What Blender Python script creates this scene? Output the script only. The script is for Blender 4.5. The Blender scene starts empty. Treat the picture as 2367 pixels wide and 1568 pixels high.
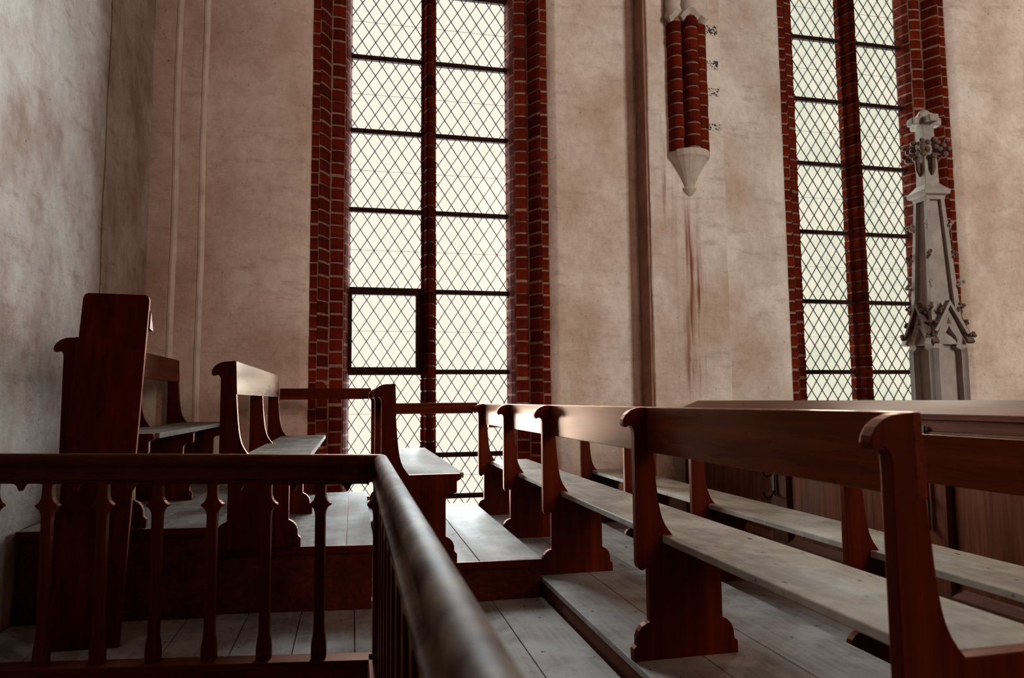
import bpy, bmesh, math, random
from mathutils import Vector, Matrix

random.seed(11)
SC = bpy.context.scene
COL = SC.collection

# ------------------------------------------------------------------ camera
F_PX, W_PX = 1640.0, 2367.0
YAW, PITCH, ROLL = (math.radians(a) for a in (12.69, 4.886, -0.495))
fwd = Vector((math.sin(YAW) * math.cos(PITCH), math.cos(YAW) * math.cos(PITCH), math.sin(PITCH)))
rgt0 = Vector((math.cos(YAW), -math.sin(YAW), 0))
up0 = rgt0.cross(fwd)
rgt = math.cos(ROLL) * rgt0 + math.sin(ROLL) * up0
upv = -math.sin(ROLL) * rgt0 + math.cos(ROLL) * up0
cam_d = bpy.data.cameras.new('camera')
cam_d.sensor_width = 36.0
cam_d.lens = F_PX / W_PX * 36.0
cam_d.clip_start = 0.02
cam_d.dof.use_dof = True
cam_d.dof.focus_distance = 3.7
cam_d.dof.aperture_fstop = 3.2
cam = bpy.data.objects.new('camera', cam_d)
COL.objects.link(cam)
m3 = Matrix((rgt, upv, -fwd)).transposed()
cam.matrix_world = Matrix.Translation((0, 0, 0.99)) @ m3.to_4x4()
SC.camera = cam

# ------------------------------------------------------------------ view, sky, light
SC.view_settings.view_transform = 'Standard'
SC.view_settings.look = 'None'
SC.view_settings.gamma = 1.0
SC.view_settings.use_curve_mapping = False
SC.view_settings.exposure = 0.0
SC.cycles.use_denoising = True
SC.cycles.max_bounces = 5
SC.cycles.diffuse_bounces = 3
SC.cycles.glossy_bounces = 2
SC.cycles.transparent_max_bounces = 8
SC.cycles.use_adaptive_sampling = True
SC.cycles.adaptive_threshold = 0.05
SC.cycles.adaptive_min_samples = 16
SC.cycles.sample_clamp_indirect = 4.0

world = bpy.data.worlds.new('overcast_sky')
SC.world = world
world.use_nodes = True
wn = world.node_tree
wn.nodes['Background'].inputs[0].default_value = (1.0, 0.925, 0.79, 1)
wn.nodes['Background'].inputs[1].default_value = 1.06


def area_light(name, loc, target, sx, sy, power, color, portal=False):
    d = bpy.data.lights.new(name, 'AREA')
    d.shape = 'RECTANGLE'
    d.size, d.size_y = sx, sy
    d.energy = power
    d.color = color
    o = bpy.data.objects.new(name, d)
    COL.objects.link(o)
    o.location = loc
    o.rotation_euler = (Vector(target) - Vector(loc)).to_track_quat('-Z', 'Y').to_euler()
    if portal:
        d.cycles.is_portal = True
    return o


# hazy daylight falling in through the two windows of the back wall
sun_d = bpy.data.lights.new('hazy_sun', 'SUN')
sun_d.energy = 38.0
sun_d.angle = math.radians(90)
sun_d.color = (0.90, 0.97, 1.0)
sun = bpy.data.objects.new('hazy_sun', sun_d)
COL.objects.link(sun)
SUN_FROM = Vector((0.04, 1.0, 0.06))
sun.rotation_euler = (-SUN_FROM).to_track_quat('-Z', 'Y').to_euler()

area_light('window_portal', (0.72, 7.15, 3.0), (0.72, 0, 3.0), 1.7, 8.0, 1, (1, 1, 1), True)
area_light('window_portal', (5.5, 7.15, 3.0), (5.5, 0, 3.0), 1.7, 8.0, 1, (1, 1, 1), True)
# added fill lamps in the unseen nave behind the camera, one tinted red for bounce
area_light('nave_fill_light', (8.5, -5.7, 4.7), (4.0, 6.4, 2.0), 2.2, 5.5, 800, (1.0, 1.0, 0.96))
area_light('nave_fill_light', (4.65, -5.7, 5.0), (0.5, 6.4, 1.8), 2.2, 5.5, 260, (1.0, 0.43, 0.25))


# ------------------------------------------------------------------ materials
def new_mat(name):
    m = bpy.data.materials.new(name)
    m.use_nodes = True
    nt = m.node_tree
    b = nt.nodes['Principled BSDF']
    return m, nt, b


def nd(nt, typ, **kw):
    n = nt.nodes.new(typ)
    for k, v in kw.items():
        if k.startswith('_'):
            setattr(n, k[1:], v)
        else:
            n.inputs[k].default_value = v
    return n


def ramp(nt, stops):
    r = nt.nodes.new('ShaderNodeValToRGB')
    e = r.color_ramp.elements
    while len(e) < len(stops):
        e.new(0.5)
    for i, (p, c) in enumerate(stops):
        e[i].position = p
        e[i].color = (*c, 1) if len(c) == 3 else c
    return r


def coords(nt, scale=(1, 1, 1), loc=(0, 0, 0)):
    tc = nt.nodes.new('ShaderNodeTexCoord')
    mp = nd(nt, 'ShaderNodeMapping')
    mp.inputs['Scale'].default_value = scale
    mp.inputs['Location'].default_value = loc
    nt.links.new(tc.outputs['Object'], mp.inputs['Vector'])
    return mp.outputs['Vector']


def mix(nt, fac, a, b, mode='MIX'):
    n = nt.nodes.new('ShaderNodeMix')
    n.data_type = 'RGBA'
    n.blend_type = mode
    L = nt.links.new
    if hasattr(fac, 'links') or hasattr(fac, 'is_linked'):
        L(fac, n.inputs[0])
    else:
        n.inputs[0].default_value = fac
    for i, v in ((6, a), (7, b)):
        if isinstance(v, (tuple, list)):
            n.inputs[i].default_value = (*v, 1)
        else:
            L(v, n.inputs[i])
    return n.outputs[2]


def math_n(nt, op, a, b=0.0, c=None, clamp=False):
    n = nt.nodes.new('ShaderNodeMath')
    n.operation = op
    n.use_clamp = clamp
    for i, v in enumerate((a, b, c)):
        if v is None:
            continue
        if isinstance(v, (int, float)):
            n.inputs[i].default_value = v
        else:
            nt.links.new(v, n.inputs[i])
    return n.outputs[0]


def bump(nt, b, h, strength, dist=0.01):
    n = nd(nt, 'ShaderNodeBump', Strength=strength, Distance=dist)
    nt.links.new(h, n.inputs['Height'])
    nt.links.new(n.outputs['Normal'], b.inputs['Normal'])


def wood(name, base, axis, rough=0.45, contrast=0.55, spec=0.5, worn=None, specks=False, coat=0.0, tint=(1, 1, 1), gtint=None, ior=1.25):
    m, nt, b = new_mat(name)
    L = nt.links.new
    ax = 'XYZ'.index(axis)
    s1 = [28.0] * 3
    s1[ax] = 1.2
    s2 = [5.0] * 3
    s2[ax] = 0.7
    g = nd(nt, 'ShaderNodeTexNoise', Scale=1.0, Detail=6.0, Roughness=0.62, Distortion=0.6)
    L(coords(nt, s1), g.inputs['Vector'])
    g2 = nd(nt, 'ShaderNodeTexNoise', Scale=1.0, Detail=3.0, Distortion=0.4)
    L(coords(nt, s2), g2.inputs['Vector'])
    oi = nt.nodes.new('ShaderNodeObjectInfo')
    lo = tuple(c * (1 - contrast) for c in base)
    hi = tuple(c * (1 + contrast * 0.9) for c in base)
    r = ramp(nt, [(0.3, lo), (0.72, hi)])
    L(g.outputs['Fac'], r.inputs['Fac'])
    r2 = ramp(nt, [(0.3, (0.7, 0.7, 0.7)), (0.7, (1.2, 1.2, 1.2))])
    L(g2.outputs['Fac'], r2.inputs['Fac'])
    c = mix(nt, 1.0, r.outputs['Color'], r2.outputs['Color'], 'MULTIPLY')
    rv = ramp(nt, [(0.0, (0.85, 0.85, 0.85)), (1.0, (1.12, 1.12, 1.12))])
    L(oi.outputs['Random'], rv.inputs['Fac'])
    c = mix(nt, 1.0, c, rv.outputs['Color'], 'MULTIPLY')
    if worn:
        w = nd(nt, 'ShaderNodeTexNoise', Scale=4.5, Detail=7.0, Roughness=0.65)
        L(coords(nt, (1, 1, 1), (3, 1, 7)), w.inputs['Vector'])
        rw = ramp(nt, [(0.42, (0, 0, 0)), (0.62, (1, 1, 1))])
        L(w.outputs['Fac'], rw.inputs['Fac'])
        c = mix(nt, rw.outputs['Color'], c, worn)
    if specks:
        v = nd(nt, 'ShaderNodeTexNoise', Scale=22.0, Detail=2.0)
        L(coords(nt), v.inputs['Vector'])
        rs = ramp(nt, [(0.70, (0, 0, 0)), (0.76, (1, 1, 1))])
        L(v.outputs['Fac'], rs.inputs['Fac'])
        c = mix(nt, rs.outputs['Color'], c, (0.02, 0.012, 0.01))
    L(c, b.inputs['Base Color'])
    rr = ramp(nt, [(0.3, (rough * 0.8,) * 3), (0.7, (rough * 1.2,) * 3)])
    L(g2.outputs['Fac'], rr.inputs['Fac'])
    L(rr.outputs['Color'], b.inputs['Roughness'])
    b.inputs['Specular IOR Level'].default_value = spec
    b.inputs['Coat Weight'].default_value = coat
    b.inputs['Specular Tint'].default_value = (*tint, 1)
    b.inputs['Coat Roughness'].default_value = 0.3
    bump(nt, b, g.outputs['Fac'], 0.12, 0.002)
    if gtint:
        # old varnish: coloured sheen that grows towards grazing angles
        b.inputs['Specular IOR Level'].default_value = 0.0
        gl = nt.nodes.new('ShaderNodeBsdfGlossy')
        gl.inputs['Color'].default_value = (*gtint, 1)
        L(rr.outputs['Color'], gl.inputs['Roughness'])
        fr = nd(nt, 'ShaderNodeFresnel', IOR=ior)
        ms = nt.nodes.new('ShaderNodeMixShader')
        L(fr.outputs[0], ms.inputs[0])
        L(b.outputs[0], ms.inputs[1])
        L(gl.outputs[0], ms.inputs[2])
        L(ms.outputs[0], nt.nodes['Material Output'].inputs['Surface'])
    return m


DARK = (0.080, 0.0105, 0.0030)
MID = (0.10, 0.017, 0.005)
M = {}
for a in 'XYZ':
    M['dark' + a] = wood('dark_stained_wood_' + a, DARK, a, 0.40, 0.45, 0.18, gtint=(1, 0.62, 0.48), ior=1.16)
M['rail'] = wood('bench_rail_wood', MID, 'Y', 0.26, 0.4, 0.16, gtint=(0.75, 0.60, 0.47), ior=1.075)
M['railgloss'] = wood('polished_bench_rail_wood', (0.12, 0.020, 0.006), 'Y', 0.28, 0.4, 0.16, gtint=(1.0, 0.68, 0.50), ior=1.26)
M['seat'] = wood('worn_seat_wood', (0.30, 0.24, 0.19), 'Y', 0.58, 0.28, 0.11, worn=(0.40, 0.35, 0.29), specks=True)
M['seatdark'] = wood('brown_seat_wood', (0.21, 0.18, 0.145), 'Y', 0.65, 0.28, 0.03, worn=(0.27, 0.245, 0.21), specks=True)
M['plank'] = wood('worn_floor_wood', (0.30, 0.27, 0.25), 'Y', 0.62, 0.28, 0.09, worn=(0.40, 0.385, 0.37), specks=True)
M['riser'] = wood('riser_wood', (0.10, 0.022, 0.010), 'Y', 0.5, 0.4, 0.4, gtint=(1, .7, .6), ior=1.15)
M['handrail'] = wood('handrail_wood', (0.05, 0.010, 0.0045), 'Y', 0.55, 0.4, 0.06, worn=(0.20, 0.13, 0.085))
M['handrailX'] = wood('handrail_wood_cross', (0.045, 0.008, 0.003), 'X', 0.45, 0.4, 0.25, worn=(0.06, 0.013, 0.006), gtint=(1, .65, .5), ior=1.16)
M['panel'] = wood('parapet_panel_wood', (0.15, 0.045, 0.024), 'Z', 0.5, 0.5, 0.4, gtint=(1, .75, .62), ior=1.16)
M['panelY'] = wood('parapet_frame_wood', (0.14, 0.045, 0.025), 'Y', 0.5, 0.45, 0.4, gtint=(1, .8, .7), ior=1.2)
M['board'] = wood('leaning_board_wood', (0.085, 0.0075, 0.0015), 'Z', 0.5, 0.5, 0.35, gtint=(1, .6, .45), ior=1.12)


def plaster(name, base, stain, streaks=None, brick_axis='X', ghost=0.16, mott=(1.1, 0.36, 0.60)):
    m, nt, b = new_mat(name)
    L = nt.links.new
    n1 = nd(nt, 'ShaderNodeTexNoise', Scale=mott[0], Detail=9.0, Roughness=0.62)
    L(coords(nt, (1, 1, 0.8)), n1.inputs['Vector'])
    r1 = ramp(nt, [(mott[1], stain), (mott[2], base)])
    L(n1.outputs['Fac'], r1.inputs['Fac'])
    # grey rubbed patches following the courses
    n2 = nd(nt, 'ShaderNodeTexNoise', Scale=1.0, Detail=7.0, Roughness=0.7)
    L(coords(nt, (3.2, 3.2, 11.0), (5, 2, 1)), n2.inputs['Vector'])
    r2 = ramp(nt, [(0.54, (0, 0, 0)), (0.72, (0.6, 0.6, 0.6))])
    L(n2.outputs['Fac'], r2.inputs['Fac'])
    c = mix(nt, r2.outputs['Color'], r1.outputs['Color'], tuple(s * 0.72 for s in stain))
    # fine blotches of worn lime wash
    n4 = nd(nt, 'ShaderNodeTexNoise', Scale=13.0, Detail=8.0, Roughness=0.75)
    L(coords(nt, (1, 1, 0.8), (9, 4, 2)), n4.inputs['Vector'])
    r4 = ramp(nt, [(0.33, (0.87, 0.84, 0.815)), (0.58, (1.03, 1.03, 1.03))])
    L(n4.outputs['Fac'], r4.inputs['Fac'])
    c = mix(nt, 1.0, c, r4.outputs['Color'], 'MULTIPLY')
    # little dark pits
    n3 = nd(nt, 'ShaderNodeTexNoise', Scale=34.0, Detail=3.0, Roughness=0.6)
    L(coords(nt, (1, 1, 0.7)), n3.inputs['Vector'])
    r3 = ramp(nt, [(0.68, (0, 0, 0)), (0.76, (0.75, 0.75, 0.75))])
    L(n3.outputs['Fac'], r3.inputs['Fac'])
    c = mix(nt, r3.outputs['Color'], c, (0.13, 0.06, 0.04))
    if streaks:
        # rust runs below the corbel and speckled remains of paint on the pier
        tc = nt.nodes.new('ShaderNodeTexCoord')
        sp = nt.nodes.new('ShaderNodeSeparateXYZ')
        L(tc.outputs['Object'], sp.inputs[0])
        wob = nd(nt, 'ShaderNodeTexNoise', Scale=1.0, Detail=6.0, Roughness=0.6)
        L(coords(nt, (22, 6, 0.9)), wob.inputs['Vector'])
        for x0, wd, z0, z1, amt in streaks:
            dx = math_n(nt, 'ABSOLUTE', math_n(nt, 'SUBTRACT', sp.outputs['X'], x0))
            inx = math_n(nt, 'SUBTRACT', 1.0, math_n(nt, 'DIVIDE', dx, wd), clamp=True)
            lo_ = math_n(nt, 'MULTIPLY', math_n(nt, 'SUBTRACT', sp.outputs['Z'], z0), 3.0, clamp=True)
            hi_ = math_n(nt, 'MULTIPLY', math_n(nt, 'SUBTRACT', z1, sp.outputs['Z']), 2.0, clamp=True)
            rw = ramp(nt, [(0.47, (0, 0, 0)), (0.66, (1, 1, 1))])
            L(wob.outputs['Fac'], rw.inputs['Fac'])
            f = math_n(nt, 'MULTIPLY', math_n(nt, 'MULTIPLY', inx, math_n(nt, 'MULTIPLY', lo_, hi_)), rw.outputs['Color'])
            f = math_n(nt, 'MULTIPLY', f, amt, clamp=True)
            c = mix(nt, f, c, (0.22, 0.065, 0.03))
        spn = nd(nt, 'ShaderNodeTexNoise', Scale=60.0, Detail=2.0)
        L(coords(nt), spn.inputs['Vector'])
        rs = ramp(nt, [(0.50, (0, 0, 0)), (0.56, (1, 1, 1))])
        L(spn.outputs['Fac'], rs.inputs['Fac'])
        for zc, hh in ((4.66, 0.055), (4.30, 0.045), (4.02, 0.04), (3.66, 0.035)):
            dz = math_n(nt, 'ABSOLUTE', math_n(nt, 'SUBTRACT', sp.outputs['Z'], zc))
            iz = math_n(nt, 'LESS_THAN', dz, hh)
            dx = math_n(nt, 'ABSOLUTE', math_n(nt, 'SUBTRACT', sp.outputs['X'], 3.475))
            ix = math_n(nt, 'LESS_THAN', dx, 0.06)
            f = math_n(nt, 'MULTIPLY', math_n(nt, 'MULTIPLY', iz, ix), rs.outputs['Color'])
            c = mix(nt, f, c, (0.03, 0.02, 0.018))
    L(c, b.inputs['Base Color'])
    b.inputs['Roughness'].default_value = 0.9
    b.inputs['Specular IOR Level'].default_value = 0.2
    # ghost of the bricks under the lime wash + trowel relief
    tc2 = nt.nodes.new('ShaderNodeTexCoord')
    sp2 = nt.nodes.new('ShaderNodeSeparateXYZ')
    L(tc2.outputs['Object'], sp2.inputs[0])
    cb = nt.nodes.new('ShaderNodeCombineXYZ')
    L(sp2.outputs[brick_axis], cb.inputs[0])
    L(sp2.outputs['Z'], cb.inputs[1])
    wv = nd(nt, 'ShaderNodeTexNoise', Scale=5.0, Detail=3.0)
    L(cb.outputs[0], wv.inputs['Vector'])
    wv2 = nt.nodes.new('ShaderNodeVectorMath')
    wv2.operation = 'MULTIPLY_ADD'
    L(wv.outputs['Color'], wv2.inputs[0])
    wv2.inputs[1].default_value = (0.05, 0.05, 0)
    L(cb.outputs[0], wv2.inputs[2])
    br = nd(nt, 'ShaderNodeTexBrick', Scale=1.0)
    br.inputs['Mortar Size'].default_value = 0.012
    br.inputs['Mortar Smooth'].default_value = 1.0
    br.inputs['Brick Width'].default_value = 0.29
    br.inputs['Row Height'].default_value = 0.119
    br.inputs['Color1'].default_value = (1, 1, 1, 1)
    br.inputs['Color2'].default_value = (0.8, 0.8, 0.8, 1)
    br.inputs['Mortar'].default_value = (0.25, 0.25, 0.25, 1)
    L(wv2.outputs[0], br.inputs['Vector'])
    nh = nd(nt, 'ShaderNodeTexNoise', Scale=8.0, Detail=10.0, Roughness=0.68)
    L(coords(nt, (1, 1, 1.3)), nh.inputs['Vector'])
    h = math_n(nt, 'ADD', math_n(nt, 'MULTIPLY', br.outputs['Color'], ghost), math_n(nt, 'MULTIPLY', nh.outputs['Fac'], 2.2))
    bump(nt, b, h, 0.55, 0.012)
    return m


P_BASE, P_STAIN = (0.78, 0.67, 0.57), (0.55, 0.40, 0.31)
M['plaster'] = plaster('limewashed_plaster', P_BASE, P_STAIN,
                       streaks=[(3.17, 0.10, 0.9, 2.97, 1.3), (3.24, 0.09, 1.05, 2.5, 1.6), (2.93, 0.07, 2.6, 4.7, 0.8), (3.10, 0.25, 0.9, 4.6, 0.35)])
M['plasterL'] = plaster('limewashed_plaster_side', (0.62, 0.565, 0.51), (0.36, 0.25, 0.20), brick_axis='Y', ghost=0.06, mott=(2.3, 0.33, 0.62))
M['plainwall'] = plaster('nave_brickwork', (0.11, 0.05, 0.033), (0.07, 0.028, 0.017), brick_axis='Y')


def simple(name, base, rough, spec=0.3, nscale=8.0, var=0.35, bstr=0.25, bd=0.004, metal=0.0, objrand=0.0):
    m, nt, b = new_mat(name)
    L = nt.links.new
    n = nd(nt, 'ShaderNodeTexNoise', Scale=nscale, Detail=7.0, Roughness=0.62)
    L(coords(nt), n.inputs['Vector'])
    r = ramp(nt, [(0.32, tuple(c * (1 - var) for c in base)), (0.68, tuple(c * (1 + var * 0.6) for c in base))])
    L(n.outputs['Fac'], r.inputs['Fac'])
    c = r.outputs['Color']
    if objrand:
        oi = nt.nodes.new('ShaderNodeObjectInfo')
        rv = ramp(nt, [(0.0, (1 - objrand,) * 3), (1.0, (1 + objrand,) * 3)])
        L(oi.outputs['Random'], rv.inputs['Fac'])
        c = mix(nt, 1.0, c, rv.outputs['Color'], 'MULTIPLY')
    L(c, b.inputs['Base Color'])
    b.inputs['Roughness'].default_value = rough
    b.inputs['Specular IOR Level'].default_value = spec
    b.inputs['Metallic'].default_value = metal
    bump(nt, b, n.outputs['Fac'], bstr, bd)
    return m


M['brick'] = simple('red_brick', (0.105, 0.0095, 0.0025), 0.85, 0.06, 14.0, 0.45, 0.5, 0.004, objrand=0.3)
M['brickdark'] = simple('dark_mullion_brick', (0.05, 0.006, 0.002), 0.95, 0.0, 14.0, 0.45, 0.5, 0.004, objrand=0.4)  # mullion brick, darker than the jamb brick
M['mortardark'] = simple('dark_mullion_mortar', (0.07, 0.03, 0.02), 0.9, 0.2, 14.0, 0.4, 0.3, 0.004)
M['mortar'] = simple('lime_mortar', (0.27, 0.155, 0.105), 0.95, 0.2, 30.0, 0.3, 0.5, 0.004)
M['lead'] = simple('lead_came', (0.02, 0.018, 0.018), 0.85, 0.05, 20.0, 0.3, 0.1, 0.001)
M['iron'] = simple('dark_iron', (0.022, 0.006, 0.003), 0.75, 0.08, 20.0, 0.4, 0.2, 0.001)
M['stone'] = simple('grey_stone', (0.36, 0.30, 0.26), 0.85, 0.2, 5.0, 0.25, 0.25, 0.003)
M['stonedark'] = simple('weathered_stone', (0.15, 0.085, 0.062), 0.85, 0.2, 9.0, 0.4, 0.3, 0.003)
M['corbel'] = simple('lime_washed_stone', (0.55, 0.45, 0.37), 0.9, 0.2, 6.0, 0.25, 0.3, 0.004)
M['bead'] = simple('pale_bead_plaster', (0.80, 0.70, 0.60), 0.9, 0.1, 5.0, 0.2, 0.4, 0.006)
M['flank'] = simple('reddish_brown_plaster', (0.30, 0.15, 0.10), 0.9, 0.1, 6.0, 0.35, 0.5, 0.006)
M['navefloor'] = simple('nave_floor_brick', (0.16, 0.07, 0.045), 0.8, 0.3, 3.0, 0.3, 0.2, 0.003)
M['hook'] = simple('blackened_hook_iron', (0.05, 0.025, 0.017), 0.45, 0.5, 30.0, 0.3, 0.1, 0.001, metal=0.4)


def glass(name, tint_a, tint_b, rnd):
    m, nt, b = new_mat(name)
    L = nt.links.new
    n = nd(nt, 'ShaderNodeTexNoise', Scale=3.0, Detail=6.0, Roughness=0.65)
    tc = nt.nodes.new('ShaderNodeNewGeometry')
    L(tc.outputs['Position'], n.inputs['Vector'])
    r = ramp(nt, [(0.40, tint_b), (0.62, tint_a)])
    L(n.outputs['Fac'], r.inputs['Fac'])
    oi = nt.nodes.new('ShaderNodeObjectInfo')
    rv = ramp(nt, [(0.0, (1 - rnd, 1 - rnd * 0.6, 1 - rnd)), (1.0, (1, 1, 1))])
    L(oi.outputs['Random'], rv.inputs['Fac'])
    c = mix(nt, 1.0, r.outputs['Color'], rv.outputs['Color'], 'MULTIPLY')
    tr = nt.nodes.new('ShaderNodeBsdfTransparent')
    L(c, tr.inputs['Color'])
    gl = nd(nt, 'ShaderNodeBsdfGlossy', Roughness=0.08)
    ms = nt.nodes.new('ShaderNodeMixShader')
    ms.inputs[0].default_value = 0.02
    L(tr.outputs[0], ms.inputs[1])
    L(gl.outputs[0], ms.inputs[2])
    L(ms.outputs[0], nt.nodes['Material Output'].inputs['Surface'])
    return m


M['glass1'] = glass('clear_old_glass', (1, 1, 1), (0.99, 0.995, 0.995), 0.004)
M['glass2'] = glass('rippled_old_glass', (0.985, 0.97, 0.95), (0.90, 0.925, 0.90), 0.05)


# ------------------------------------------------------------------ mesh helpers
class MB:
    def __init__(self):
        self.v, self.f = [], []

    def add(self, vs, fs):
        o = len(self.v)
        self.v += [tuple(p) for p in vs]
        self.f += [tuple(i + o for i in f) for f in fs]
        return self

    def box(self, x0, x1, y0, y1, z0, z1):
        vs = [(x, y, z) for z in (z0, z1) for (x, y) in ((x0, y0), (x1, y0), (x1, y1), (x0, y1))]
        return self.add(vs, [(3, 2, 1, 0), (4, 5, 6, 7), (0, 1, 5, 4), (1, 2, 6, 5), (2, 3, 7, 6), (3, 0, 4, 7)])

    def prism(self, pts, a, b):
        """pts: list of 2D points; a, b functions mapping a 2D point to the two end points"""
        n = len(pts)
        vs = [a(p) for p in pts] + [b(p) for p in pts]
        fs = [tuple(range(n)), tuple(range(2 * n - 1, n - 1, -1))]
        fs += [((i + 1) % n, i, n + i, n + (i + 1) % n) for i in range(n)]
        return self.add(vs, fs)

    def tube(self, path, r, seg=8):
        path = [Vector(p) for p in path]
        rings = []
        for i, p in enumerate(path):
            d = (path[min(i + 1, len(path) - 1)] - path[max(i - 1, 0)]).normalized()
            s = d.cross(Vector((0.3, 0.2, 1)) if abs(d.z) < 0.9 else Vector((1, 0, 0))).normalized()
            t = d.cross(s)
            rr = r[i] if isinstance(r, (list, tuple)) else r
            rings.append([p + rr * (math.cos(2 * math.pi * k / seg) * s + math.sin(2 * math.pi * k / seg) * t) for k in range(seg)])
        vs = [v for ring in rings for v in ring]
        fs = []
        for i in range(len(path) - 1):
            for k in range(seg):
                k2 = (k + 1) % seg
                fs.append((i * seg + k, i * seg + k2, (i + 1) * seg + k2, (i + 1) * seg + k))
        fs.append(tuple(range(seg - 1, -1, -1)))
        fs.append(tuple((len(path) - 1) * seg + k for k in range(seg)))
        return self.add(vs, fs)

    def ball(self, c, r, seg=8, rings=5, sq=(1, 1, 1)):
        vs, fs = [], []
        c = Vector(c)
        for i in range(1, rings):
            th = math.pi * i / rings
            for k in range(seg):
                ph = 2 * math.pi * k / seg
                vs.append(c + Vector((r * sq[0] * math.sin(th) * math.cos(ph), r * sq[1] * math.sin(th) * math.sin(ph), r * sq[2] * math.cos(th))))
        for i in range(rings - 2):
            for k in range(seg):
                k2 = (k + 1) % seg
                fs.append((i * seg + k, (i + 1) * seg + k, (i + 1) * seg + k2, i * seg + k2))
        vs += [c + Vector((0, 0, r * sq[2])), c - Vector((0, 0, r * sq[2]))]
        t, b_ = len(vs) - 2, len(vs) - 1
        for k in range(seg):
            k2 = (k + 1) % seg
            fs.append((t, k, k2))
            fs.append((b_, (rings - 2) * seg + k2, (rings - 2) * seg + k))
        return self.add(vs, fs)

    def mesh(self, name):
        me = bpy.data.meshes.new(name)
        me.from_pydata(self.v, [], self.f)
        bm = bmesh.new()
        bm.from_mesh(me)
        bmesh.ops.recalc_face_normals(bm, faces=bm.faces)
        bm.to_mesh(me)
        bm.free()
        return me

    def build(self, name, mat, parent=None, bev=0.0, smooth=False, segs=2, ang=35):
        me = self.mesh(name)
        me.materials.append(mat)
        o = bpy.data.objects.new(name, me)
        COL.objects.link(o)
        if parent is not None:
            o.parent = parent
        if smooth:
            me.shade_smooth()
            me.set_sharp_from_angle(angle=math.radians(40))
        if bev:
            md = o.modifiers.new('edge', 'BEVEL')
            md.width = bev
            md.segments = segs
            md.limit_method = 'ANGLE'
            md.angle_limit = math.radians(ang)
        return o


def tag(o, label=None, cat=None, group=None, kind=None):
    for k, v in (('label', label), ('category', cat), ('group', group), ('kind', kind)):
        if v:
            o[k] = v
    return o


def empty(name, loc=(0, 0, 0), rz=0.0):
    o = bpy.data.objects.new(name, None)
    o.empty_display_size = 0.1
    COL.objects.link(o)
    o.location = loc
    o.rotation_euler = (0, 0, rz)
    return o


def inst(src_mesh, name, parent, loc=(0, 0, 0), rot=(0, 0, 0), scale=(1, 1, 1)):
    o = bpy.data.objects.new(name, src_mesh)
    COL.objects.link(o)
    o.parent = parent
    o.location = loc
    o.rotation_euler = rot
    o.scale = scale
    return o


# ------------------------------------------------------------------ room shell
YW, YG = 6.45, 6.85
ZLO, ZHI = -3.2, 9.0
W1 = (-0.377, 1.838)
W2 = (4.433, 6.565)


def rounded(pts, radii, n=4):
    """round the corners of an open/closed 2D polygon"""
    out = []
    N = len(pts)
    for i, p in enumerate(pts):
        r = radii.get(i, 0)
        if not r:
            out.append(p)
            continue
        p = Vector(p)
        a = (Vector(pts[i - 1]) - p).normalized()
        b = (Vector(pts[(i + 1) % N]) - p).normalized()
        s, e = p + a * r, p + b * r
        for k in range(n + 1):
            t = k / n
            q = (1 - t) ** 2 * s + 2 * t * (1 - t) * p + t * t * e
            out.append((q.x, q.y))
    return out


def wall_piece(mb, pts, zlo, zhi, jig=0.004):
    zs = [zlo]
    z = -0.6
    while z < min(zhi, 5.8):
        zs.append(z)
        z += 0.11
    zs.append(zhi)
    n = len(pts)
    vs = []
    off = [(0, 0)] * n
    for z in zs:
        for i, (x, y) in enumerate(pts):
            jx, jy = (random.uniform(-jig, jig), random.uniform(-jig, jig)) if y < 6.9 else (0, 0)
            off[i] = (off[i][0] * 0.6 + jx * 0.6, off[i][1] * 0.6 + jy * 0.6)
            vs.append((x + off[i][0], y + off[i][1] * 0.5, z))
    fs = [tuple(range(n)), tuple((len(zs) - 1) * n + k for k in range(n - 1, -1, -1))]
    for r in range(len(zs) - 1):
        for k in range(n):
            k2 = (k + 1) % n
            fs.append((r * n + k, (r + 1) * n + k, (r + 1) * n + k2, r * n + k2))
    mb.add(vs, fs)


YB = 7.05
mb = MB()


def splay(e, side):
    """soft chamfer of the plaster at a window opening, from the wall face towards the bricks"""
    return [(e - side * 0.085, YW), (e - side * 0.066, YW + 0.006), (e - side * 0.012, YW + 0.058), (e, YW + 0.072)]


pl = [(-2.2, YB), (-2.2, 6.0), (-1.66, 6.0), (-1.66, 6.22), (-1.445, 6.22), (-1.445, 6.33), (-1.255, 6.33), (-1.255, YW)] + splay(W1[0], 1) + [(W1[0], YB)]
wall_piece(mb, rounded(pl, {4: 0.05, 6: 0.05}), ZLO, ZHI)
pm = [(W1[1], YB)] + splay(W1[1], -1)[::-1] + [(2.755, YW), (2.768, 6.21), (3.569, 6.21), (3.569, YW)] + splay(W2[0], 1) + [(W2[0], YB)]
wall_piece(mb, rounded(pm, {6: 0.02, 7: 0.015}), ZLO, ZHI)
pr = [(W2[1], YB)] + splay(W2[1], -1)[::-1] + [(10.3, YW), (10.3, YB)]
wall_piece(mb, pr, ZLO, ZHI)
for a, b_ in (W1, W2):
    mb.box(a - 0.02, b_ + 0.02, 6.5, YB - 0.02, ZLO, -0.75)
    mb.box(a - 0.02, b_ + 0.02, 6.5, YB - 0.02, 6.0, ZHI)
wb = mb.build('wall_back', M['plaster'])
for p in wb.data.polygons:
    p.use_smooth = True
wb.data.set_sharp_from_angle(angle=math.radians(50))
tag(wb, 'pale limewashed plaster wall that holds both tall leaded windows', 'wall', kind='structure')

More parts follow.
